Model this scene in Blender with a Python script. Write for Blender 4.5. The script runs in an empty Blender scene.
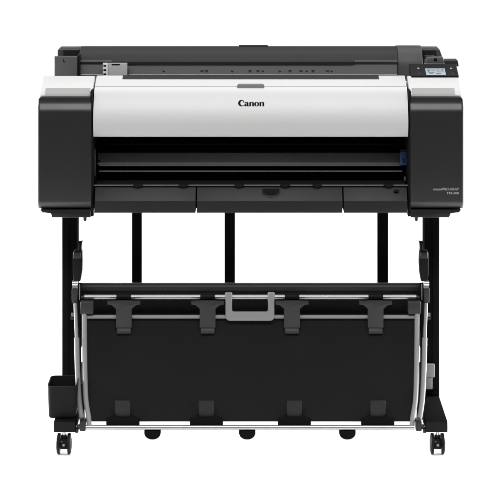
import bpy, bmesh, math, random
from mathutils import Vector
random.seed(4)
S = bpy.context.scene
COL = S.collection

# ---------------------------------------------------------------- camera maths
D, F, H, HZ, CX = 6.2, 2067.0, 1.85, -171.0, 250.7    # distance, focal (photo px), height, horizon row, centre column
def X(px, Y): return (px - CX) * (D + Y) / F
def Z(py, Y): return H - (py - HZ) * (D + Y) / F

# ---------------------------------------------------------------- materials
def mat(name, col, rough=.5, metal=0., spec=.5, noise=.0, bump=.0, scale=900., coat=0., var=0.):
    m = bpy.data.materials.new(name); m.use_nodes = True
    nt = m.node_tree; b = nt.nodes['Principled BSDF']
    b.inputs['Base Color'].default_value = (*col, 1)
    b.inputs['Roughness'].default_value = rough
    b.inputs['Metallic'].default_value = metal
    b.inputs['Specular IOR Level'].default_value = spec
    b.inputs['Coat Weight'].default_value = coat
    tc = nt.nodes.new('ShaderNodeTexCoord')
    if noise > 0:                       # uneven gloss
        n = nt.nodes.new('ShaderNodeTexNoise'); n.inputs['Scale'].default_value = 14; n.inputs['Detail'].default_value = 6
        nt.links.new(tc.outputs['Object'], n.inputs['Vector'])
        r = nt.nodes.new('ShaderNodeMapRange')
        r.inputs['To Min'].default_value = rough - noise; r.inputs['To Max'].default_value = rough + noise
        nt.links.new(n.outputs['Fac'], r.inputs['Value']); nt.links.new(r.outputs['Result'], b.inputs['Roughness'])
    if var > 0:
        n3 = nt.nodes.new('ShaderNodeTexNoise'); n3.inputs['Scale'].default_value = 6; n3.inputs['Detail'].default_value = 8
        nt.links.new(tc.outputs['Object'], n3.inputs['Vector'])
        mx = nt.nodes.new('ShaderNodeMix'); mx.data_type = 'RGBA'
        mx.inputs['A'].default_value = (*[c * (1 - var) for c in col], 1)
        mx.inputs['B'].default_value = (*[min(1, c * (1 + var)) for c in col], 1)
        nt.links.new(n3.outputs['Fac'], mx.inputs['Factor']); nt.links.new(mx.outputs['Result'], b.inputs['Base Color'])
    if bump > 0:                        # moulded grain
        n2 = nt.nodes.new('ShaderNodeTexNoise'); n2.inputs['Scale'].default_value = scale; n2.inputs['Detail'].default_value = 2
        nt.links.new(tc.outputs['Object'], n2.inputs['Vector'])
        bp = nt.nodes.new('ShaderNodeBump'); bp.inputs['Strength'].default_value = bump; bp.inputs['Distance'].default_value = .0005
        nt.links.new(n2.outputs['Fac'], bp.inputs['Height']); nt.links.new(bp.outputs['Normal'], b.inputs['Normal'])
    return m

M = {
 'white':  mat('white_plastic', (.405, .405, .403), .42, spec=.4, noise=.04, bump=.05),
 'greyin': mat('grey_insert_plastic', (.22, .218, .215), .5, spec=.35, noise=.04),
 'cover':  mat('charcoal_cover_plastic', (.0135, .0135, .0145), .36, spec=.35, noise=.04, bump=.08),
 'platenm': mat('platen_plastic', (.21, .21, .212), .5, spec=.3, noise=.05),
 'block':  mat('mid_grey_plastic', (.055, .055, .056), .5, spec=.25, noise=.05, bump=.1),
 'body':   mat('dark_grey_plastic', (.022, .0222, .023), .45, spec=.25, noise=.05, bump=.1),
 'tray':   mat('tray_plastic', (.0125, .0125, .0135), .5, spec=.2, noise=.05, bump=.08),
 'deck':   mat('deck_plastic', (.080, .080, .081), .55, spec=.2, noise=.05, bump=.1),
 'cap':    mat('end_cap_plastic', (.040, .040, .041), .5, spec=.18, noise=.05, bump=.1),
 'panel':  mat('panel_black', (.005, .005, .0055), .5, spec=.1, noise=.05),
 'roll':   mat('roll_cover_plastic', (.0185, .0185, .019), .5, spec=.12, noise=.04, bump=.1),
 'black':  mat('black_plastic', (.008, .008, .0085), .45, spec=.25, noise=.06, bump=.08),
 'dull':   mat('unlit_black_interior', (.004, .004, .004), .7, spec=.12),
 'stand':  mat('black_powder_coat', (.0058, .0058, .0061), .65, spec=.0, noise=.06, bump=.2, scale=1500),
 'cloth':  mat('black_basket_fabric', (.0115, .0115, .0130), .7, spec=.16, bump=.35, scale=1200, var=.12),
 'chrome': mat('silver_rod_metal', (.32, .32, .317), .36, metal=1., noise=.05),
 'satin':  mat('satin_grey_tube', (.185, .185, .183), .5, metal=0., spec=.1, noise=.06),
 'handle': mat('light_grey_plastic', (.17, .17, .17), .42, spec=.4, noise=.05, bump=.05),
 'clip':   mat('clip_plastic', (.021, .021, .0215), .45, spec=.25, noise=.05, bump=.1),
 'clipd':  mat('clip_dark_plastic', (.0165, .0165, .0172), .55, spec=.12, noise=.05),
 'steel':  mat('platen_metal', (.13, .13, .13), .4, metal=.6, noise=.06),
 'label':  mat('pale_label', (.26, .26, .26), .5),
 'print':  mat('black_print', (.003, .003, .003), .7, spec=.05),
 'wprint': mat('white_print', (.45, .45, .45), .5),
 'dim':    mat('faint_white_print', (.27, .27, .27), .5),
 'screen': mat('lcd_screen', (.24, .27, .29), .3, spec=.5),
 'scrmark':mat('lcd_marks', (.09, .12, .15), .4),
 'blue':   mat('blue_plastic', (.02, .065, .17), .45),
 'binm':   mat('bin_plastic', (.0085, .0085, .009), .6, spec=.05, noise=.05, bump=.1),
 'rubber': mat('caster_black', (.006, .006, .0065), .5, spec=.06, noise=.08),
 'bolt':   mat('bolt_metal', (.6, .6, .6), .3, metal=.9),
 'concrete': mat('dark_floor_paint', (.05, .05, .05), .7, var=.1),
 'floor':  mat('white_seamless_paper', (.93, .93, .93), .9, spec=.1),
}

# ---------------------------------------------------------------- builders
def link(name, bm, m, parent=None, bevel=0., seg=3, smooth=38):
    bmesh.ops.recalc_face_normals(bm, faces=bm.faces)
    if bevel > 0:
        es = [e for e in bm.edges if len(e.link_faces) == 2 and e.calc_face_angle(0) > math.radians(32)]
        bmesh.ops.bevel(bm, geom=es, offset=bevel, segments=seg, profile=.5, affect='EDGES', clamp_overlap=True)
    me = bpy.data.meshes.new(name); bm.to_mesh(me); bm.free()
    me.polygons.foreach_set('use_smooth', [True] * len(me.polygons))
    me.set_sharp_from_angle(angle=math.radians(smooth))
    me.materials.append(M[m])
    o = bpy.data.objects.new(name, me); COL.objects.link(o)
    if parent is not None: o.parent = parent
    return o
def add_box(bm, x0, x1, y0, y1, z0, z1):
    v = [bm.verts.new(p) for p in ((x0,y0,z0),(x1,y0,z0),(x1,y1,z0),(x0,y1,z0),(x0,y0,z1),(x1,y0,z1),(x1,y1,z1),(x0,y1,z1))]
    for f in ((0,3,2,1),(4,5,6,7),(0,1,5,4),(1,2,6,5),(2,3,7,6),(3,0,4,7)): bm.faces.new([v[i] for i in f])
def add_prism(bm, pts, a, b, axis):           # pts: 2-D outline; axis 'x' -> (y,z) outline; 'y' -> (x,z) outline; 'z' -> (x,y)
    def P(p, t):
        return {'x': (t, p[0], p[1]), 'y': (p[0], t, p[1]), 'z': (p[0], p[1], t)}[axis]
    A = [bm.verts.new(P(p, a)) for p in pts]; B = [bm.verts.new(P(p, b)) for p in pts]
    n = len(pts)
    bm.faces.new(A[::-1]); bm.faces.new(B)
    for i in range(n): bm.faces.new((A[i], A[(i+1) % n], B[(i+1) % n], B[i]))
def box(name, x0, x1, y0, y1, z0, z1, m, parent=None, bevel=.002, seg=3):
    bm = bmesh.new(); add_box(bm, min(x0,x1), max(x0,x1), y0, y1, min(z0,z1), max(z0,z1)); return link(name, bm, m, parent, bevel, seg)
def pbox(name, px0, px1, py0, py1, Yf, Yb, m, parent=None, bevel=.002, seg=3):
    """box whose FRONT face (at depth Yf) spans the given photo rows/columns"""
    return box(name, X(px0, Yf), X(px1, Yf), Yf, Yb, Z(py1, Yf), Z(py0, Yf), m, parent, bevel, seg)
def prism(name, pts, a, b, axis, m, parent=None, bevel=.0, seg=2, smooth=38):
    bm = bmesh.new(); add_prism(bm, pts, a, b, axis); return link(name, bm, m, parent, bevel, seg, smooth)
def add_tube(bm, pts, r, n=20, caps=True):
    pts = [Vector(p) for p in pts]; rings = []
    rr = r if isinstance(r, (list, tuple)) else [r] * len(pts)
    up = None
    for i, p in enumerate(pts):
        t = (pts[min(i+1, len(pts)-1)] - pts[max(i-1, 0)]).normalized()
        if up is None:
            up = Vector((0,0,1)) if abs(t.z) < .9 else Vector((0,1,0))
        s = t.cross(up).normalized(); u = s.cross(t).normalized(); up = u
        rings.append([bm.verts.new(p + rr[i] * (math.cos(2*math.pi*k/n) * s + math.sin(2*math.pi*k/n) * u)) for k in range(n)])
    for a, b in zip(rings, rings[1:]):
        for k in range(n): bm.faces.new((a[k], a[(k+1) % n], b[(k+1) % n], b[k]))
    if caps: bm.faces.new(rings[0][::-1]); bm.faces.new(rings[-1])
def smooth_path(pts, k=8):
    P = [Vector(p) for p in pts]; out = []
    P = [2*P[0]-P[1]] + P + [2*P[-1]-P[-2]]
    for i in range(1, len(P)-2):
        for j in range(k):
            t = j / k; a, b, c, d = P[i-1], P[i], P[i+1], P[i+2]
            out.append(.5*((2*b)+(c-a)*t+(2*a-5*b+4*c-d)*t*t+(3*b-a-3*c+d)*t**3))
    out.append(P[-2]); return out
def tube(name, pts, r, m, parent=None, n=20):
    bm = bmesh.new(); add_tube(bm, pts, r, n); return link(name, bm, m, parent)
def rrect(x0, x1, z0, z1, r, k=6, rs=None):
    """rounded rectangle outline, rs = radii (bl, br, tr, tl)"""
    rs = rs or (r, r, r, r); o = []
    for (cx, cz, a0, q) in ((x0, z0, 180, rs[0]), (x1, z0, 270, rs[1]), (x1, z1, 0, rs[2]), (x0, z1, 90, rs[3])):
        sx = 1 if cx == x0 else -1; sz = 1 if cz == z0 else -1
        if q <= 0: o.append((cx, cz)); continue
        for i in range(k+1):
            a = math.radians(a0 + 90*i/k); o.append((cx + sx*q + q*math.cos(a), cz + sz*q + q*math.sin(a)))
    return o

# ---------------------------------------------------------------- the thing
P = bpy.data.objects.new('large_format_printer', None); COL.objects.link(P)
P['label'] = 'wide black and white printer on a wheeled stand with black fabric basket'
P['category'] = 'printer'
P.empty_display_size = .2

BX = .638                                     # half width of the body
# --- body shell -------------------------------------------------------------
# rear / lower chassis (behind and under the opening)
prism('body_housing', [(.30,.700),(.56,.715),(.60,.80),(.60,1.03),(.30,1.03)], -BX+.012, BX-.012, 'x', 'black', P, .004)
# interior of the opening
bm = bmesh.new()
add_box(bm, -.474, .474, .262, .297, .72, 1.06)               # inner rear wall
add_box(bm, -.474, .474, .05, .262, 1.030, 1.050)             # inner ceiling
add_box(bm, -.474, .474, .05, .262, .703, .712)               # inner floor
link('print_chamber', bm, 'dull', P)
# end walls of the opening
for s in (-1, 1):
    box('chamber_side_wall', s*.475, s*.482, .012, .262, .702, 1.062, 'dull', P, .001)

# the platen: grey bar with a bright lip, then a thin ridge below
YP = .11
bm = bmesh.new(); add_prism(bm, [(YP,Z(164.6,YP)),(YP+.03,Z(153,YP+.03)),(YP+.06,Z(152,YP+.06)),(YP+.06,Z(166,YP))], -.468, .468, 'x')
pl = link('platen', bm, 'platenm', P, .001)
tube('platen_lip', [(-.462,YP-.002,Z(165.4,YP)),(.462,YP-.002,Z(165.4,YP))], .0022, 'steel', pl, 12)
tube('platen_ridge', [(-.462,YP-.012,Z(171.3,YP-.012)),(.462,YP-.012,Z(171.3,YP-.012))], .0021, 'steel', pl, 12)
pbox('carriage_rail', 96, 406, 143.5, 145, .16, .2, 'black', P, .001)
box('carriage_guide_end', X(93.8,.06), X(95.8,.06), .06, .075, Z(176,.06), Z(149,.06), 'body', P, .001)
tube('platen_knob', [(X(99.2,YP+.02),YP+.006,Z(161.5,YP+.02)),(X(99.2,YP+.02),YP+.018,Z(161.5,YP+.02))], .0052, 'dull', pl, 20)
# blue release lever at the right end of the platen
bl = prism('release_lever', rrect(X(400.2,.085), X(407.8,.085), Z(165.3,.085), Z(151.8,.085), .004), .085, .105, 'y', 'blue', P, .0015)
tube('lever_pin', [(X(403.5,.08),.078,Z(160,.08)),(X(403.5,.08),.087,Z(160,.08))], .0045, 'cover', bl)
pbox('lever_cap', 401, 406.5, 149.5, 151.5, .085, .1, 'clip', bl, .001)
box('sensor_tab', X(404,.075), X(406,.075), .075, .085, Z(181,.075), Z(177,.075), 'steel', P, .001)

# exit guide: bright front lip with black finger notches
YL = .035
eg = prism('exit_guide', [(YL,Z(186.6,YL)),(YL,Z(185.0,YL)),(YL+.07,Z(184.6,YL)+.001),(YL+.07,Z(188,YL))], -.468, .468, 'x', 'black', P, .0008)
for (a, b) in ((93.6,133.5),(142,179.6),(187.8,235),(243.6,280.5),(290,313.5),(321,384.4),(393,407.8)):
    bm = bmesh.new(); add_tube(bm, [(X(a,YL),YL-.001,Z(185.3,YL)),(X(b,YL),YL-.001,Z(185.3,YL))], .0021, 10)
    link('guide_lip', bm, 'steel', eg)
for c in (137.8,183.7,239.3,285.2,317.2,388.6):
    o = []
    for i in range(13):
        a = math.pi + math.pi*i/12; o.append((X(c+4.1*math.cos(a),.0195), Z(185.2 - 2.5*math.sin(a), .0195)))
    o += [(X(c+4.8,.0195), Z(184.2,.0195)), (X(c-4.8,.0195), Z(184.2,.0195))]
    prism('finger_notch', o, .0195, YL+.012, 'y', 'dull', eg)

# front trays (three panels in a row)
def tray(px0, px1, name, notch=None):
    Y1, Y0 = .026, .0
    pts = [(Y0,Z(213,Y0)),(Y0,Z(201,Y0)),(Y0+.002,Z(200,Y0)),(Y1-.003,Z(188.2,Y1)),(Y1,Z(187.3,Y1)),(Y1+.06,Z(187.3,Y1)),(.30,.715),(.30,.699)]
    return prism(name, pts, X(px0,Y0), X(px1,Y0), 'x', 'tray', P, .0012)
t1 = tray(94.6, 195.6, 'front_tray'); t2 = tray(196.8, 342.6, 'front_tray'); t3 = tray(343.8, 407.4, 'front_tray')
# half-moon grip of the middle tray
o = []
for i in range(17):
    a = math.pi + math.pi*i/16; o.append((X(271+8.6*math.cos(a),.0), Z(189.0 - 6.4*math.sin(a), .013)))
gr = prism('tray_grip', [(x, z) for x, z in o], .008, .02, 'y', 'dull', t2)
tube('grip_rim', [(x*1, .0085 + (Z(189,.013)-z)*-.35, z) for x, z in o], .0008, 'tray', gr, 8)
pbox('tray_seam_line', 197, 342.4, 189.0, 189.7, .0215, .03, 'dull', t2, .0)
box('tray_latch', X(394,.01), X(399,.01), .008, .02, Z(191.5,.012), Z(190,.012), 'dull', t3, .0005)
for t, a, b in ((t1,94.8,195.4),(t2,197,342.4),(t3,344,407.2)):
    pass

# --- white front cover --------------------------------------------------------
prof = [(.062, 1.0688)]
_z, _y, _N = 1.0688, .062, 40
def _phi(t):                       # elevation of the surface normal from top (0) to bottom (1)
    ks = [(0,68),(.05,50),(.12,34),(.3,22),(.5,12),(.7,-2),(.85,-15),(.96,-24),(1,-24)]
    for (a, p), (b, q_) in zip(ks, ks[1:]):
        if a <= t <= b: return p + (q_-p)*(t-a)/(b-a)
for _i in range(_N):
    t0 = (_i+.5)/_N; dz = (1.0688-.9262)/_N
    _z -= dz; _y -= dz*math.tan(math.radians(_phi(t0))); prof.append((_y, _z))
_ymin = min(p[0] for p in prof)
prof = [(y - _ymin*(1.0688-z)/(1.0688-.97) if z > .97 else y - _ymin, z) for y, z in prof]
_yb = prof[-1][0]
prof += [(_yb+.004,.9240),(_yb+.02,.9245),(.045,.985),(.06,1.035),(.062,1.05)]
NPROF = _N+1
fc = prism('front_cover', prof, X(93.2,0), X(408.3,0), 'x', 'white', P, 0, 2, 40)
# finger grip in its top edge
prism('cover_grip', rrect(X(237.2,.058), X(264.2,.058), Z(87.9,.058), Z(84.0,.058), .006, rs=(0,0,.006,.006)), .0565, .066, 'y', 'handle', fc, .0006)
# top strip behind the seam, across the full machine
ty0, tz0, ty1, tz1 = .0665, 1.0712, .140, 1.0925
ts = prism('top_cover_strip', [(ty0,tz0),(ty1-.006,tz1-.0012),(ty1,tz1),(ty1+.012,tz1),(ty1+.012,1.05),(ty0,1.05)], X(93.2,.0), X(408.3,.0), 'x', 'white', P, .0012)
bm = bmesh.new()                                            # dark media slot in the strip
yA, zA = .114, tz0 + (.114-ty0)*(tz1-tz0)/(ty1-ty0)
add_prism(bm, [(yA, zA+.0012),(ty1+.002, tz1+.0022),(ty1+.002, tz1-.004),(yA, zA-.006)], X(122.5,.12), X(379,.12), 'x')
link('media_slot', bm, 'roll', ts, .0004)

# --- white side blocks with grey insert, dark side covers ---------------------
def side(s):
    xo = s*BX; xi = X(92.4,.03) if s < 0 else X(409.6,.03)
    blk = prism('side_housing', [(.043,1.0448),(.0445,1.0475),(.085,1.0715),(.134,1.0912),(.140,1.0925),(.147,1.0915),(.150,1.070),(.40,1.045),(.40,.72),(.043,.72)],
                min(xi,xo), max(xi,xo), 'x', 'white', P, .004, 3)
    # grey insert just above the dark cover
    a, b = (45.0, 90.0) if s < 0 else (412.0, 455.0)
    prism('grey_insert', [(.0436,1.0476),(.0715,1.0645),(.0715,1.055),(.046,1.040)], X(a,.05), X(b,.05), 'x', 'greyin', blk, .0006)
    # dark cover
    pr = [(.020,.7085)]
    pr += [(.004,.7240),(.0,.7330)]
    zt = 1.0450; y_ = .0; top = []
    ph = [(0,0),(.008,3),(.013,12),(.018,23),(.023,29),(.028,29.5),(.032,25),(.037,15),(.043,8),(.050,5),(.0535,5)]
    HH = .0535; n_ = 36
    for i in range(n_+1):
        h_ = HH*i/n_
        for (a0,p0),(a1,p1) in zip(ph, ph[1:]):
            if a0 <= h_ <= a1+1e-9: f_ = p0+(p1-p0)*(h_-a0)/(a1-a0); break
        top.append((y_, zt-.055+h_)); y_ += (HH/n_)*math.tan(math.radians(f_))
    pr += top + [(top[-1][0]+.0012, zt-.0006), (top[-1][0]+.003, zt)]
    pr += [(.06, zt), (.06, .95), (.30,.95), (.30,.7085)]
    xi2 = X(91.2,0) if s < 0 else X(410.4,0)
    xo2 = s*(BX+.0030)
    # loft the profile across the width, rounding the outer edge and the outer top corner
    bm = bmesh.new(); rc_, rt_ = .009, .016; st = []
    Wd = abs(xo2-xi2)
    for k_ in range(0, 9): st.append(rt_*(1-math.cos(math.radians(90*k_/8))))
    st += [Wd*.4, Wd*.7, Wd-.0025, Wd-.0008, Wd]
    zmax = max(p[1] for p in pr); secs = []
    for d in st:
        fr = rc_ - math.sqrt(max(0, rc_*rc_ - max(0, rc_-d)**2)); ct = zmax - rt_ + math.sqrt(max(0, rt_*rt_ - max(0, rt_-d)**2))
        ie = Wd - d
        if ie < .0025: fr += .0025 - math.sqrt(max(0, .0025**2 - (.0025-ie)**2))
        sec = []
        for (a_, b_) in pr:
            y2 = a_ + (fr if a_ < .06 else 0)
            sec.append(bm.verts.new((xo2 - s*d, min(y2, .0599) if a_ < .06 else a_, min(b_, ct))))
        secs.append(sec)
    for A_, B_ in zip(secs, secs[1:]):
        n_ = len(A_)
        for i in range(n_):
            try: bm.faces.new((A_[i], A_[(i+1)%n_], B_[(i+1)%n_], B_[i]))
            except ValueError: pass
    for sec in (secs[0][::-1], secs[-1]): bm.faces.new(sec)
    bmesh.ops.remove_doubles(bm, verts=bm.verts, dist=1e-6)
    return blk, link('side_cover', bm, 'cover', P, 0, smooth=33)
for s in (-1, 1):
    blk, cov = side(s)
    # stepped black base under each side cover
    q = (lambda p: p) if s < 0 else (lambda p: 2*CX - p)
    o = [(X(q(40.5),.02), Z(209.3,.02)), (X(q(42.5),.02), Z(212.0,.02)), (X(q(51.0),.02), Z(213.0,.02)), (X(q(52.5),.02), Z(217.2,.02)), (X(q(90.8),.02), Z(217.2,.02)), (X(q(90.8),.02), Z(209.3,.02))]
    prism('base_pan', o, .012, .42, 'y', 'black', P, .0015)
    peg = tube('base_peg', [(X(q(85),.04),.04,Z(216.8,.04)),(X(q(85),.04),.04,Z(219.6,.04)),(X(q(85),.04),.04,Z(221.3,.04))], [.006,.0055,.003], 'black', P, 14)
    # black shadow-gap liner between side cover and the opening
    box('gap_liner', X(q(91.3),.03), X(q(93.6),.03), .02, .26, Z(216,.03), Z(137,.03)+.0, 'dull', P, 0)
    if s > 0: RIGHT = cov

# --- top deck and rear roll cover ---------------------------------------------
YD = .42
deck = prism('top_deck', [(.153,1.072),(YD,1.048),(YD,Z(62.6,YD)),(YD+.02,Z(62.4,YD+.02)),(YD+.10,1.08),(YD+.10,1.0),(.153,1.0)], X(80.0,YD), X(397.4,YD), 'x', 'deck', P, .0006)
tube('deck_edge', [(X(80.6,YD),YD-.001,Z(74.6,YD)),(X(397,YD),YD-.001,Z(74.6,YD))], .0013, 'steel', deck, 8)
# printed icons on the upright guide face, each one a small connected mark
def icon(px, kind):
    shapes = {0: [(-1.7,70.0),(1.7,70.0),(1.7,71.6),(.7,71.6),(.7,73.6),(.3,73.6),(.3,71.6),(-.9,71.6),(-.9,73.2),(-1.2,73.2),(-1.2,71.6),(-1.7,71.6)],
              1: [(-1.2,70.4),(.2,70.4),(.2,71.0),(1.6,71.0),(1.6,72.2),(.5,72.2),(.5,73.8),(.1,73.8),(.1,72.0),(-1.2,71.6)],
              2: [(-1.8,70.2),(-.4,70.2),(0,70.9),(.4,70.2),(1.8,70.2),(1.8,71.7),(1.2,71.7),(1.2,73.4),(.9,73.4),(.9,71.7),(-1.8,71.7)]}
    prism('printed_icon', [(X(px+a*.85,YD), Z(b*.8+71.6*.2-.2,YD)) for a, b in shapes[kind]], YD-.0008, YD+.001, 'y', 'tray', deck)
for px, kd in ((163.5,1),(202,2),(206.6,0),(232,1),(250,0),(258,2),(262.6,1),(279.5,1),(290,0),(301,2),(306.5,1),(313,0),(327.5,2),(331.5,1)): icon(px, kd)

rp = [(YD-.006,Z(63.0,YD)),(YD-.007,Z(61.6,YD)),(YD-.004,Z(60.4,YD)),(.424,Z(57.5,.424)),(.433,Z(54,.433)),(.444,Z(51,.444)),(.458,Z(48.4,.458)),(.474,Z(46.9,.474)),(.490,Z(45.9,.49)),(.56,1.140),(.60,1.12),(.60,1.06),(YD+.01,1.06),(YD+.01,Z(63.0,YD))]
rc = prism('roll_cover', rp, X(79.9,YD+.02), X(397.4,YD+.02), 'x', 'roll', P, .0005, 2, 50)
tube('roll_cover_trim', [(X(80.3,YD),YD-.0065,Z(60.9,YD)),(X(112,YD),YD-.0065,Z(60.9,YD))], .0012, 'steel', rc, 8)
tube('roll_cover_trim', [(X(355,YD),YD-.0065,Z(60.9,YD)),(X(397,YD),YD-.0065,Z(60.9,YD))], .0012, 'steel', rc, 8)
prism('roll_cover_lip', [(YD-.0085,Z(63.4,YD)),(YD-.0085,Z(62.2,YD)),(YD-.004,Z(62.2,YD)),(YD-.004,Z(63.4,YD))], X(112.5,YD), X(354.5,YD), 'x', 'black', rc)
prism('lid_handle', [(.480,Z(46.9,.48)),(.480,Z(45.5,.48)+.0006),(.50,Z(45.5,.48)+.0004),(.52,1.142)], X(239,.48), X(268,.48), 'x', 'black', rc, .0005)

# right end cap (smooth, a little proud of the roll cover)
ep = [(YD-.004,1.04),(YD-.004,Z(66,YD-.004)),(YD-.001,Z(61,YD)),(.428,Z(56,.428)),(.438,Z(52,.438)),(.452,Z(48.4,.452)),(.470,Z(46.2,.470)),(.490,Z(45.3,.49)),(.56,1.143),(.605,1.12),(.605,1.04)]
prism('roll_end_cap', ep, X(397.7,YD+.02), X(422.0,YD+.02), 'x', 'cap', P, .0008, 2, 50)
# right rear corner: black hollow with slanting outer edge
o = [(X(422.2,.5),Z(80,.5)),(X(422.2,.5),Z(49.4,.5)),(X(439.8,.5),Z(49.4,.5)),(X(443.0,.5),Z(58,.5)),(X(443.6,.5),Z(80,.5))]
bm = bmesh.new(); add_prism(bm, o, .50, .60, 'y'); rr_ = link('roll_holder_housing', bm, 'body', P, .002)
pbox('holder_recess', 422.6, 436.6, 50.4, 80, .494, .4998, 'dull', rr_, .001)
pbox('holder_flap', 424.5, 434, 55.2, 58.4, .480, .4935, 'cover', rr_, .001)
# left rear corner: black hollow, then a grey block in front of it
o = [(X(57.2,.5),Z(80,.5)),(X(57.4,.5),Z(50.2,.5)),(X(58.4,.5),Z(49.4,.5)),(X(79.2,.5),Z(49.4,.5)),(X(79.2,.5),Z(80,.5))]
bm = bmesh.new(); add_prism(bm, o, .50, .60, 'y'); rl_ = link('roll_holder_housing', bm, 'body', P, .002)
pbox('holder_recess', 63, 79.0, 50.2, 78, .494, .4998, 'dull', rl_, .001)
pbox('holder_inner_wall', 77.2, 79.7, 55.5, 80, .39, .49, 'dull', rl_, .001)
lb = prism('roll_end_block', [(.37,Z(80,.37)),(.37,Z(56.6,.37)),(.3715,Z(56.0,.37)),(.384,Z(56.6,.384)),(.49,Z(63,.49)),(.49,Z(80,.49))], X(54.2,.37), X(76.8,.37), 'x', 'block', P, .0012)
prism('end_mark', [(X(63.2,.37),Z(58.8,.37)),(X(64.0,.37),Z(58.8,.37)),(X(64.0,.37),Z(61.5,.37)),(X(65.4,.37),Z(61.5,.37)),(X(65.4,.37),Z(62.2,.37)),(X(63.2,.37),Z(62.2,.37))], .3692, .371, 'y', 'print', lb)
for px in (56.3, 75.4):
    tube('block_screw', [(X(px,.37),.3685,Z(57.4,.37)),(X(px,.37),.372,Z(57.4,.37))], .0022, 'steel', lb, 10)

# media guide plate standing in front of the guide face, left
YG = .385
lp = pbox('guide_plate', 108.3, 127.2, 63.2, 80, YG, YG+.012, 'label', P, .001)
pbox('plate_window', 111.6, 119.8, 63.9, 65.3, YG-.0006, YG+.001, 'print', lp, 0)
sc = pbox('striped_guide', 102.9, 107.9, 63.2, 80, YG+.001, YG+.012, 'wprint', P, .0008)
for k in range(3):
    pbox('stripe', 103.4, 106.2, 65.0+4.2*k, 66.7+4.2*k, YG+.0004, YG+.002, 'print', sc, 0)
pbox('guide_post', 126.8, 128.4, 69, 80, YG+.006, YG+.014, 'body', P, .0005)

# --- control panel --------------------------------------------------------------
ang0, ang1 = (.128, 1.0945), (.212, 1.1215)          # front-bottom / rear-top of the sloping face (y,z)
def on_panel(t, off=0.):
    n = Vector((-(ang1[1]-ang0[1]), (ang1[0]-ang0[0]))).normalized()
    return (ang0[0]+(ang1[0]-ang0[0])*t + n[0]*off, ang0[1]+(ang1[1]-ang0[1])*t + n[1]*off)
def yrow(t):   # photo row of a point on the panel
    y, z = on_panel(t); return HZ + (H-z)*F/(D+y)
cp = prism('control_panel', [on_panel(0), (ang0[0]+.002, ang0[1]-.012), (ang1[0]+.02, ang1[1]-.03), (ang1[0]+.012, ang1[1]-.004), on_panel(1)], X(410.4,.16), X(458.0,.16), 'x', 'panel', P, .0022)
def panel_quad(name, px0, px1, t0, t1, off, th, m, par, bv=.0004):
    return prism(name, [on_panel(t0,off), on_panel(t0,off-th), on_panel(t1,off-th), on_panel(t1,off)], X(px0,.16), X(px1,.16), 'x', m, par, bv)
scr = panel_quad('display_screen', 425.6, 445.2, .05, .60, .0010, .003, 'screen', cp)
bm = bmesh.new()
for (a, b, t0, t1) in ((427.5,430,.40,.50),(431,435.5,.42,.47),(437,439.5,.42,.48),(428,434,.24,.29),(429,432.5,.12,.17),(435.5,440.5,.10,.20),(436.5,443.2,.28,.31),(441.5,443.5,.40,.50),(427.5,429,.31,.36)):
    add_prism(bm, [on_panel(t0,.0011), on_panel(t0,.0016), on_panel(t1,.0016), on_panel(t1,.0011)], X(a,.16), X(b,.16), 'x')
link('screen_symbols', bm, 'scrmark', scr)
for a, t in ((418.8,.60),(419.0,.18),(451.6,.60),(452.0,.18)):
    panel_quad('panel_button', a-1.0, a+1.0, t-.04, t+.05, .0010, .002, 'greyin' if t > .3 else 'clip', cp, .0003)
# shelf and raised lever behind the panel
bk = prism('panel_bracket', [(X(425.2,.27),Z(66,.27)),(X(425.2,.27),Z(60.6,.27)),(X(457.4,.27),Z(60.0,.27)),(X(458.4,.27),Z(66,.27))], .25, .32, 'y', 'black', P, .001)
lv = prism('feed_lever', [(X(425.8,.24),Z(63.4,.24)),(X(427,.24),Z(57.4,.24)),(X(443.0,.24),Z(57.0,.24)),(X(444.2,.24),Z(63.4,.24))], .232, .262, 'y', 'block', P, .0015)
pbox('lever_mark', 433.8, 437, 58.3, 61.2, .2312, .24, 'print', lv, .0003)
pbox('lever_base', 424.5, 445, 63.6, 65.2, .228, .25, 'steel', lv, .0006)

# --- lettering --------------------------------------------------------------------
# wordmark on the cover: heavy flared roman letters, drawn as outlines (units: cap height = 1)
def arc(cx, cy, rx, ry, a0, a1, n=26):
    return [(cx + rx*math.cos(math.radians(a0+(a1-a0)*i/n)), cy + ry*math.sin(math.radians(a0+(a1-a0)*i/n))) for i in range(n+1)]
def glyph_C():
    outer = arc(.50,.50,.50,.52, 48, 318)
    inner = arc(.61,.50,.315,.405, 306, 60)
    hook = [(.79,.72),(.80,.60),(.87,.60)]
    return [outer + inner + hook]
def ring(cx, cy, rx, ry, ix, iy, n=30, rot=0):
    P_ = []
    for k in range(n):
        a, b = 2*math.pi*k/n, 2*math.pi*(k+1)/n
        c, s_ = math.cos, math.sin
        P_.append([(cx+rx*c(a),cy+ry*s_(a)),(cx+rx*c(b),cy+ry*s_(b)),(cx+rot+ix*c(b),cy+iy*s_(b)),(cx+rot+ix*c(a),cy+iy*s_(a))])
    return P_
def glyph_o():
    return ring(.36,.325,.36,.345,.15,.285)
def glyph_n():
    return [[(.0,.0),(.30,.0),(.265,.04),(.265,.58),(.225,.66),(.0,.60),(.05,.55),(.05,.04)],
            [(.265,.46),(.36,.56),(.44,.575),(.50,.53),(.50,.04),(.465,0),(.76,0),(.715,.04),(.715,.46),(.67,.60),(.57,.67),(.44,.66),(.33,.60),(.265,.53)]]
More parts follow.
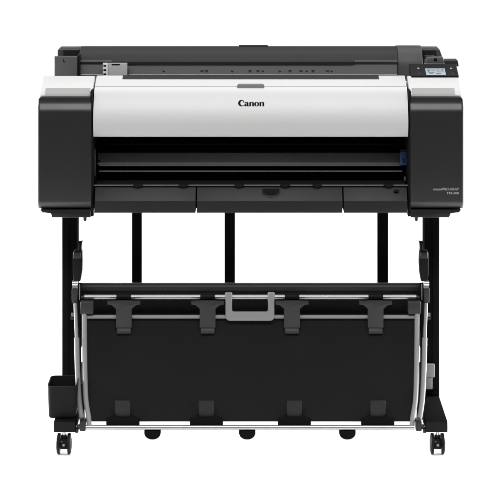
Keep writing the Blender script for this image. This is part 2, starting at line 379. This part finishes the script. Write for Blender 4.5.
def glyph_a():
    return [[(.05,.50),(.10,.60),(.22,.665),(.40,.67),(.54,.62),(.60,.50),(.60,.12),(.64,.06),(.70,.06),(.67,0),(.56,-.02),(.45,.0),(.40,.08),(.385,.12),(.385,.50),(.35,.58),(.27,.58),(.23,.50),(.16,.44),(.08,.45)],
            [(.385,.40),(.20,.36),(.06,.28),(.0,.17),(.02,.06),(.10,-.01),(.22,-.01),(.33,.05),(.385,.13),(.385,.20),(.30,.10),(.23,.12),(.215,.20),(.26,.29),(.385,.34)]]
def surf_y(z):                                   # front-cover surface at height z
    for (y0,z0),(y1,z1) in zip(prof[:NPROF], prof[1:NPROF]):
        if z1 <= z <= z0: return y0+(y1-y0)*(z0-z)/(z0-z1) if z0 != z1 else y0
    return 0
from mathutils.geometry import tessellate_polygon
def surf_poly(bm, poly, z_of, th, dy):
    A = [bm.verts.new((x, surf_y(z)-dy, z)) for x, z in poly]; B = [bm.verts.new((x, surf_y(z)+th, z)) for x, z in poly]
    n = len(poly)
    for t in tessellate_polygon([[Vector((x, z, 0)) for x, z in poly]]):
        try: bm.faces.new([A[i] for i in t])
        except ValueError: pass
    for i in range(n): bm.faces.new((A[i],A[(i+1)%n],B[(i+1)%n],B[i]))
bm = bmesh.new()
zb, zt_ = Z(106.3,.012), Z(100.3,.018)
capH = zt_ - zb; ux = capH*.985
xx = X(238.3,.012); total = X(264.3,.012) - xx
adv = [('C',.93),('a',.74),('n',.80),('o',.77),('n',.76)]
sc_x = total / sum(a for _, a in adv)
k = 0
for ch, a in adv:
    g = {'C':glyph_C,'a':glyph_a,'n':glyph_n,'o':glyph_o}[ch]()
    for poly in g:
        for sh in (-.028, .0, .028):
            k += 1
            surf_poly(bm, [(xx + (p[0]+sh)*sc_x, zb + p[1]*capH*(1 if ch=='C' else 1.04)) for p in poly], None, .0006, .0004 + .00003*(k % 7))
    xx += a*sc_x
link('brand_lettering', bm, 'print', fc, smooth=20)

def text_mesh(name, s, px0, px1, base_py, Yf, hpx, parent, m, shear=0., align_right=None, bold=0.):
    cu = bpy.data.curves.new(name, 'FONT'); cu.body = s; cu.size = 1; cu.shear = shear; cu.offset = bold; cu.resolution_u = 4
    t = bpy.data.objects.new(name+'_tmp', cu); COL.objects.link(t)
    dg = bpy.context.evaluated_depsgraph_get(); me = bpy.data.meshes.new_from_object(t.evaluated_get(dg))
    bpy.data.objects.remove(t); bpy.data.curves.remove(cu)
    xs = [v.co.x for v in me.vertices]; w = max(xs)-min(xs); x0 = min(xs)
    W = X(px1,Yf)-X(px0,Yf); capz = hpx*(D+Yf)/F/.73
    for v in me.vertices:
        x, y = v.co.x, v.co.y
        v.co = (X(px0,Yf)+(x-x0)/w*W, Yf, Z(base_py,Yf)+y*capz)
    me.name = name; me.materials.append(M[m])
    o = bpy.data.objects.new(name, me); COL.objects.link(o); o.parent = parent
    return o
text_mesh('model_lettering', 'imagePROGRAF', 433.2, 459.0, 190.3, -.0006, 2.5, RIGHT, 'dim', shear=.25, bold=.012)
text_mesh('model_lettering', 'TM-300', 446.6, 459.0, 194.2, -.0006, 2.3, RIGHT, 'dim', bold=.02)

# ---------------------------------------------------------------- stand
FT, FB, FY0, FY1 = .097, .0645, -.085, .600     # foot top, bottom, front, rear
for s in (-1, 1):
    q = (lambda p: p) if s > 0 else (lambda p: 2*CX - p)
    xo, xi = s*.5835, s*.5365
    # upright
    up = box('upright_leg', xo, xi, .190, .262, FT-.004, .715, 'stand', P, .003)
    box('leg_face', xo-s*.022, xo-s*.0015, .1868, .190, FT+.02, .69, 'stand', up, .0012)
    # foot
    ft = bmesh.new(); add_box(ft, min(s*.583, s*.518), max(s*.583, s*.518), FY0, FY1, FB, FT)
    fo = link('foot', ft, 'stand', P, .0025)
    box('foot_end_cap', s*.582, s*.519, FY0-.003, FY0, FB+.001, FT-.001, 'binm', fo, .0012)
    # casters
    for Yc in (-.082, .56):
        cx = s*.5525
        bm = bmesh.new()
        R, cz = .0285, .0285
        add_tube(bm, [(cx,Yc,FB-.0075),(cx,Yc,.046)], [.009,.009], 18)
        add_box(bm, cx-.0105, cx+.0105, Yc-.014, Yc+.014, .018, .047)
        ca = link('caster', bm, 'rubber', P, .002)
        tube('stem', [(cx,Yc,FB+.001),(cx,Yc,FB-.0085)], .0048, 'bolt', ca, 14)
        for w in (-1, 1):
            x0, x1 = cx + w*.0115, cx + w*.0222
            bm = bmesh.new()
            add_tube(bm, [(x0,Yc,cz),(x0+w*.0002,Yc,cz),(x0+w*.003,Yc,cz),(x0+w*.0062,Yc,cz),(x0+w*.0090,Yc,cz),(x1,Yc,cz)], [.021,R-.001,R,R,R-.0035,R-.012], 36)
            link('wheel', bm, 'rubber', ca, smooth=50)
            # hood over the wheel
            hp = arc(0, 0, R+.0042, R+.0042, 15, 165, 20) + arc(0, 0, R+.0012, R+.0012, 165, 15, 20)
            prism('wheel_hood', [(Yc+a, cz+b) for a, b in hp], x0-w*.0010, x0+w*.0078, 'x', 'rubber', ca, .0007)
        tube('axle_bolt', [(cx,Yc-.0145,.031),(cx,Yc-.0165,.031)], .0042, 'steel', ca, 6)
        tube('axle_bolt', [(cx-.006,Yc-.0142,.041),(cx-.006,Yc-.0155,.041)], .0018, 'steel', ca, 10)
# cross beam between the uprights
def rbox_x(name, px0, px1, py0, py1, Yf, dep, m, r):
    z0, z1 = Z(py1,Yf), Z(py0,Yf)
    return prism(name, rrect(Yf, Yf+dep, z0, z1, r), X(px0,Yf), X(px1,Yf), 'x', m, P)
rbox_x('cross_beam', 80.5, 421.0, 284.2, 294.2, .195, .034, 'body', .012)
# three flat struts dropping from the printer behind the basket
for a, b in ((131.9,141.8),(224.6,235.0),(377.4,388.2)):
    pbox('rear_strut', a, b, 205, 290, .30, .310, 'stand', P, .001)

# ---------------------------------------------------------------- catch basket
YT, YM, YB = .150, .130, -.070                    # depth of top rod, second rod, bottom rod
tr = tube('top_rod', [(X(84.6,YT),YT,Z(297.0,YT)),(X(416.0,YT),YT,Z(297.0,YT))], .0086, 'chrome', P, 28)
for a in (84.8, 415.8):
    d = -1 if a < 250 else 1
    tube('rod_tip', [(X(a,YT),YT,Z(297,YT)),(X(a+d*1.6,YT),YT,Z(297,YT)),(X(a+d*1.8,YT),YT,Z(297,YT)),(X(a+d*3.6,YT),YT,Z(297,YT))], [.0070,.0070,.0045,.0040], 'clip', tr, 16)
tube('middle_rod', [(X(86,YM),YM,Z(316.8,YM)),(X(415.2,YM),YM,Z(316.8,YM))], .0058, 'satin', P, 22)
tube('bottom_rod', [(X(85.6,YB),YB,Z(427.4,YB)),(X(414.4,YB),YB,Z(427.4,YB))], .0070, 'chrome', P, 24)

# cloth: sheet with slight sag, from middle rod to just above bottom rod
def cloth(name, a_top, a_bot, ytop, ybot, rows, sag, folds, th=.0022):
    bm = bmesh.new(); nx, nz = 90, 36; g = []
    (pyt, Yt), (pyb, Yb_) = rows
    for j in range(nz+1):
        t = j/nz; row = []
        y = Yt+(Yb_-Yt)*t; z = Z(pyt,Yt)+(Z(pyb,Yb_)-Z(pyt,Yt))*t
        y += sag*math.sin(math.pi*t)
        for i in range(nx+1):
            u = i/nx
            xa = a_top + (a_bot-a_top)*t
            x = -xa + 2*xa*u
            pull = sum(math.exp(-((x-xc_)/.045)**2) for xc_ in (-.376,-.130,.128,.374))
            w = -folds*.9*pull*(math.exp(-((t-.60)/.13)**2) - .25*math.exp(-((t-.88)/.10)**2)) + folds*(math.sin(u*math.pi*8+.6)*.55*math.sin(math.pi*t) + .35*math.sin(u*23+t*5)*math.sin(math.pi*t))
            row.append(bm.verts.new((x, y+w, z + .0*w)))
        g.append(row)
    for j in range(nz):
        for i in range(nx): bm.faces.new((g[j][i],g[j+1][i],g[j+1][i+1],g[j][i+1]))
    bmesh.ops.solidify(bm, geom=list(bm.faces), thickness=th)
    return link(name, bm, 'cloth', P, smooth=60)
cl = cloth('basket_fabric', .511, .489, 0, 0, ((317.5,YM+.006),(421.6,YB+.010)), .036, .0030)
# rear wall of the pouch, hanging from the cross beam behind the rods
cloth('basket_fabric', .514, .484, 0, 0, ((291,.192),(419.5,YB+.030)), .085, .0008)
# hem tucked over the bottom rod at the clips is in the clip flares below

# side tubes of the basket
for s in (-1, 1):
    q = (lambda p: p) if s < 0 else (lambda p: 2*CX - p)
    inn = smooth_path([(X(q(84.3),YM-.004),YM-.004,Z(313.0,YM)), (X(q(84.6),.08),.08,Z(345,.08)), (X(q(85.0),.03),.03,Z(375,.03)), (X(q(86.0),-.02),-.02,Z(400,-.02)), (X(q(88.6),-.055),-.055,Z(417,-.055)), (X(q(89.4),YB),YB,Z(426.5,YB))])
    tube('side_tube', inn, .0075, 'satin', P)
    out1 = [(X(q(75.2),.14),.14,Z(303.5,.14)), (X(q(76.6),.09),.09,Z(340,.09))]
    tu = tube('telescopic_arm', [out1[0], out1[1]], .0052, 'satin', P)
    out2 = smooth_path([(X(q(76.6),.09),.09,Z(338,.09)), (X(q(77.4),.05),.05,Z(368,.05)), (X(q(79.0),.0),.0,Z(398,.0)), (X(q(81.6),-.04),-.04,Z(417,-.04)), (X(q(83.6),-.055),-.055,Z(424,-.055))])
    tube('arm_sleeve', out2, .0078, 'satin', tu)
    # dark inner arm between both tubes near the bottom
    tube('inner_arm', [(X(q(81.6),.03),.03,Z(385,.03)), (X(q(83.2),-.045),-.045,Z(424,-.045))], .0062, 'dull', P)
    tube('inner_arm', [(X(q(78.8),.18),.18,Z(318,.18)), (X(q(79.6),.10),.10,Z(372,.10)), (X(q(82.0),-.03),-.03,Z(420,-.03))], .0062, 'dull', P)
    # lower joint
    jt = prism('pivot_joint', rrect(min(X(q(79.6),-.08),X(q(85.6),-.08)), max(X(q(79.6),-.08),X(q(85.6),-.08)), Z(431.2,-.08), Z(420.5,-.08), .004), -.082, -.045, 'y', 'black', P, .001)
    pv = tube('pivot_bolt', [(s*.520,-.062,Z(426.5,-.06)),(s*.497,-.062,Z(426.5,-.06))], .0035, 'bolt', jt, 10)
    tube('pivot_nut', [(s*.516,-.0635,Z(426.5,-.06)),(s*.508,-.0635,Z(426.5,-.06))], .0078, 'black', pv, 6)
    pbox('pivot_catch', q(75.2), q(78.2), 429, 433.2, -.078, -.06, 'black', jt, .001)
    # upper brackets: dark square at rod end, side plate with bolt, hooked arm above
    a, b = sorted((q(80.4), q(93.2)))
    c_, d_ = sorted((q(80.6), q(85.2))); pbox('rod_holder', c_, d_, 292.0, 303.5, YT+.014, YT+.03, 'stand', P, .001)
    eb = pbox('corner_bracket', a, b, 302.3, 314.4, .118, .165, 'clip', P, .002)
    a, b = sorted((q(77.6), q(81.2)))
    sp = pbox('side_plate', a, b, 285, 349, .160, .195, 'stand', P, .002)
    tube('plate_edge', [(X(q(79.6),.138),.138,Z(284,.138)),(X(q(79.6),.138),.138,Z(300,.138))], .0012, 'steel', sp, 8)
    bb = prism('bolt_bracket', rrect(min(X(q(71.8),.15),X(q(77.4),.15)), max(X(q(71.8),.15),X(q(77.4),.15)), Z(303,.15), Z(288.6,.15), .003), .15, .185, 'y', 'clip', P, .001)
    for py, rr2 in ((283.6,.0085),(287.0,.0055)):
        tube('bolt', [(X(q(72.3),.145),.150,Z(py,.145)),(X(q(77.6),.145),.150,Z(py,.145))], rr2, 'bolt' if py < 285 else 'steel', bb, 14)
    tube('stop_pin', [(X(q(71.2),.17),.168,Z(314.5,.17)),(X(q(74.0),.17),.168,Z(314.5,.17))], .0065, 'steel', P, 12)
    tube('stop_pin', [(X(q(70.6),.17),.172,Z(318.3,.17)),(X(q(74.6),.17),.172,Z(318.3,.17))], .0045, 'clip', P, 12)
    # hooked arm
    pts = [(82.6,241.8),(81.7,244),(81.3,249.6),(82.1,252),(82.4,262),(82.0,272),(80.4,281.2),(73.8,281.2),(72.9,274),(72.9,253),(74.5,250.6),(78.5,249.8),(79.0,245),(76.8,242.4)]
    hk = prism('basket_hook', [(X(q(a_),.15), Z(b_,.15)) for a_, b_ in pts], .148, .176, 'y', 'binm', P, .0015, 3)
    a_, b_ = sorted((q(73.6), q(80.9)))
    pbox('hook_pad', a_, b_, 252.4, 258.6, .1455, .152, 'body', hk, .0015)

# clips on the top rod
def top_clip(c):
    Yf = YM - .016
    o = [(-16.4,301.2),(16.4,301.2),(16.4,304.6),(12.2,305.2),(7.9,309),(7.9,327.8),(-7.9,327.8),(-7.9,309),(-12.2,305.2),(-16.4,304.6)]
    k_ = prism('rod_clip', [(X(c+a,Yf), Z(b,Yf)) for a, b in o], Yf, Yf+.007, 'y', 'clip', P, .0012)
    tube('clip_sleeve', [(X(c-7.3,YT),YT,Z(297,YT)),(X(c+7.3,YT),YT,Z(297,YT))], .0112, 'rubber', k_, 24)
    pr = [(YT-.013,Z(299.5,YT)),(YT-.016,Z(300.5,YT)),(Yf,Z(302.5,Yf)),(Yf+.006,Z(302.5,Yf)),(YT-.008,Z(300,YT))]
    prism('clip_neck', pr, X(c-7.9,Yf), X(c+7.9,Yf), 'x', 'clip', k_)
    lip = [(Yf+.004,Z(327.6,Yf)),(Yf-.004,Z(330.4,Yf)),(Yf-.004,Z(333.2,Yf)),(Yf+.001,Z(334.0,Yf)),(Yf+.012,Z(334.0,Yf)),(Yf+.012,Z(328,Yf))]
    prism('clip_lip', lip, X(c-7.0,Yf), X(c+7.0,Yf), 'x', 'clip', k_, .0012)
for c in (123.8, 207.6, 292.0, 375.6): top_clip(c)

# clips holding the fabric to the bottom rod
def bottom_clip(c):
    Yf = YB + .004
    o = [(-7.6,400.4),(7.6,400.4),(7.6,419.2),(-7.6,419.2)]
    k_ = prism('hem_clip', [(X(c+a,Yf+.018-.0*b), Z(b,Yf+.018)) for a, b in o], Yf+.008, Yf+.019, 'y', 'clipd', P, .0018)
    bm = bmesh.new()
    fl = [(-16.6,425.6),(-16.6,418.4),(-13.0,418.0),(-8.4,414.6),(-7.0,417.6),(7.0,417.6),(8.4,414.6),(13.0,418.0),(16.6,418.4),(16.6,425.6)]
    add_prism(bm, [(X(c+a,Yf), Z(b,Yf)) for a, b in fl], Yf-.001, Yf+.010, 'y'); link('clip_flare', bm, 'stand', k_, .001)
for c in (122.8, 206.4, 294.4, 377.8): bottom_clip(c)
# rounded feet below the bottom rod
for c in (152.5, 247.2, 347.4):
    o = [(X(c-8.2,YB), Z(430.2,YB)), (X(c-8.2,YB), Z(433.4,YB))] + [(X(c-8.0*math.cos(math.radians(a)),YB), Z(433.4+6.0*math.sin(math.radians(a)),YB)) for a in range(8,173,12)] + [(X(c+8.2,YB), Z(433.4,YB)), (X(c+8.2,YB), Z(430.2,YB))]
    prism('rod_stop', o, YB-.004, YB+.012, 'y', 'stand', P, .002)

# grey U handle
Yh = .118
bm = bmesh.new()
outer = rrect(X(225.4,Yh), X(274.4,Yh), Z(321.2,Yh), Z(293.0,Yh), .012, rs=(.014,.014,.006,.006), k=6)
inner = rrect(X(232.0,Yh), X(268.0,Yh), Z(311.6,Yh), Z(293.0,Yh)+.004, .004, rs=(.004,.004,0,0), k=6)
hp = []
def bar(pts, a, b): add_prism(bm, pts, a, b, 'y')
# one outline: down the left, across, up the right
L, R_, T_, B_ = X(225.4,Yh), X(274.4,Yh), Z(293.2,Yh), Z(321.2,Yh); l, r_, bI = X(232,Yh), X(268,Yh), Z(312.2,Yh)
U = [(L,T_)] + [(L+.014-.014*math.cos(math.radians(a)), B_+.014-.014*math.sin(math.radians(a))) for a in range(0,91,15)] + \
    [(R_-.014+.014*math.sin(math.radians(a)), B_+.014-.014*math.cos(math.radians(a))) for a in range(0,91,15)] + [(R_,T_),(r_,T_),(r_,bI+.004),(r_-.004,bI),(l+.004,bI),(l,bI+.004),(l,T_)]
hd = prism('basket_handle', U, Yh, Yh+.016, 'y', 'handle', P, .003, 3)
for a in (228.7, 271.2):
    tube('handle_collar', [(X(a-3.6,YT),YT,Z(297,YT)),(X(a+3.6,YT),YT,Z(297,YT))], .0122, 'handle', hd, 24)
    box('collar_bridge', X(a-3.2,YT), X(a+3.2,YT), Yh+.014, YT, Z(300,YT), Z(294.4,YT), 'handle', hd, .002)

# light grey latch on the right upright
lt = pbox('leg_latch', 425.4, 434.8, 364.8, 377.6, .168, .187, 'handle', P, .002)
pbox('latch_tab', 425.6, 432.4, 377.8, 389.4, .170, .187, 'handle', lt, .002)
pbox('latch_slot', 427.4, 433.0, 366.4, 368.2, .1672, .17, 'satin', lt, .0004)

# storage bin on the left foot
yf, yb = -.062, .058
def ringr(x0, x1, y0, y1, r, z, k=6): return [(a, b, z) for a, b in rrect(x0, x1, y0, y1, r, k)]
bm = bmesh.new()
zt2, zb2 = Z(386.2,yf), FT+.0015
lx, rx = X(47.4,yf), X(76.2,yf)
levels = [(zb2,.006,.009),(zb2+.006,.002,.012),(zb2+.03,.0015,.014),(zt2-.004,.0,.014),(zt2,-.0015,.015)]
rings = []
for z, inset, r in levels: rings.append([bm.verts.new(p) for p in ringr(lx+inset, rx-inset, yf+inset, yb-inset, r, z)])
for z, inset in ((zt2,.0020),(zb2+.006,.0045)): rings.append([bm.verts.new(p) for p in ringr(lx+inset, rx-inset, yf+inset, yb-inset, .012, z)])
for a, b in zip(rings, rings[1:]):
    n = len(a)
    for i in range(n): bm.faces.new((a[i], a[(i+1)%n], b[(i+1)%n], b[i]))
bm.faces.new(rings[0][::-1]); bm.faces.new(rings[-1])
link('storage_bin', bm, 'binm', P, smooth=45)

# ---------------------------------------------------------------- seamless white studio sweep
bm = bmesh.new(); prf = [(-.8, 0.)] + [(3.2, 0.)]
Rr = 1.2
prf += [(3.2 + Rr*math.sin(math.radians(a)), Rr - Rr*math.cos(math.radians(a))) for a in range(6, 91, 6)]
prf += [(3.2+Rr, 1.45)]
for x0, x1 in ((-9., 9.),):
    A = [bm.verts.new((x0, y, z)) for y, z in prf]; B = [bm.verts.new((x1, y, z)) for y, z in prf]
    for i in range(len(prf)-1): bm.faces.new((A[i], B[i], B[i+1], A[i+1]))
bk = link('studio_backdrop', bm, 'floor'); bk['kind'] = 'structure'
bm = bmesh.new(); v = [bm.verts.new(p) for p in ((-14,-14,-.006),(14,-14,-.006),(14,8,-.006),(-14,8,-.006))]; bm.faces.new(v)
sf = link('added_dark_floor', bm, 'concrete'); sf['kind'] = 'structure'  # unseen dark floor, added so the front covers reflect less white

# ---------------------------------------------------------------- light
W = bpy.data.worlds.new('World'); S.world = W; W.use_nodes = True
nt = W.node_tree; bg = nt.nodes['Background']; bg.inputs['Color'].default_value = (1,1,1,1); bg.inputs['Strength'].default_value = WS = 1.0
tc = nt.nodes.new('ShaderNodeTexCoord'); sp = nt.nodes.new('ShaderNodeSeparateXYZ'); mr = nt.nodes.new('ShaderNodeMapRange')
mr.interpolation_type = 'SMOOTHSTEP'
mr.inputs['From Min'].default_value = .05; mr.inputs['From Max'].default_value = .9; mr.inputs['To Min'].default_value = .10; mr.inputs['To Max'].default_value = .55
nt.links.new(tc.outputs['Generated'], sp.inputs[0]); nt.links.new(sp.outputs['Z'], mr.inputs['Value']); nt.links.new(mr.outputs['Result'], bg.inputs['Color'])
def area(name, loc, target, sx, sy, e, col=(1,1,1)):
    l = bpy.data.lights.new(name, 'AREA'); l.shape = 'RECTANGLE'; l.size = sx; l.size_y = sy; l.energy = e; l.color = col
    o = bpy.data.objects.new(name, l); COL.objects.link(o); o.location = loc
    o.rotation_euler = (Vector(target)-Vector(loc)).to_track_quat('-Z', 'Y').to_euler(); return o
area('overhead_softbox', (0,.6,4.4), (0,.6,0), 5.0, 2.5, 95)
area('key_softbox', (0,-3.0,4.3), (0,.0,.3), 4.5, 1.1, 250)
for sx in (-1, 1):
    area('added_floor_fill', (sx*3.,1.5,.8), (0,0,0), 2.0, 1.4, 500)  # unseen lamps added low at the sides to clear shade off the floor
    area('added_floor_fill', (sx*3.,.0,.8), (0,0,0), 2.0, 1.4, 30)  # weaker pair, also added to lift the floor around the casters
area('added_backdrop_fill', (0,1.2,4.0), (0,4.3,.5), 7, .8, 80)  # unseen lamp added to burn the sweep out to white

# ---------------------------------------------------------------- camera
cam = bpy.data.cameras.new('camera'); co = bpy.data.objects.new('camera', cam); COL.objects.link(co)
co.location = (0, -D, H); co.rotation_euler = (math.radians(90), 0, 0)
cam.sensor_width = 36; cam.sensor_fit = 'HORIZONTAL'; cam.lens = 36*F/500
cam.shift_x = (250 - CX)/500; cam.shift_y = -(250 - HZ)/500
cam.clip_end = 200; cam.clip_start = .05
S.camera = co
S.view_settings.view_transform = 'Standard'; S.view_settings.look = 'None'; S.view_settings.exposure = 0; S.view_settings.gamma = 1
S.render.resolution_x = S.render.resolution_y = 1024
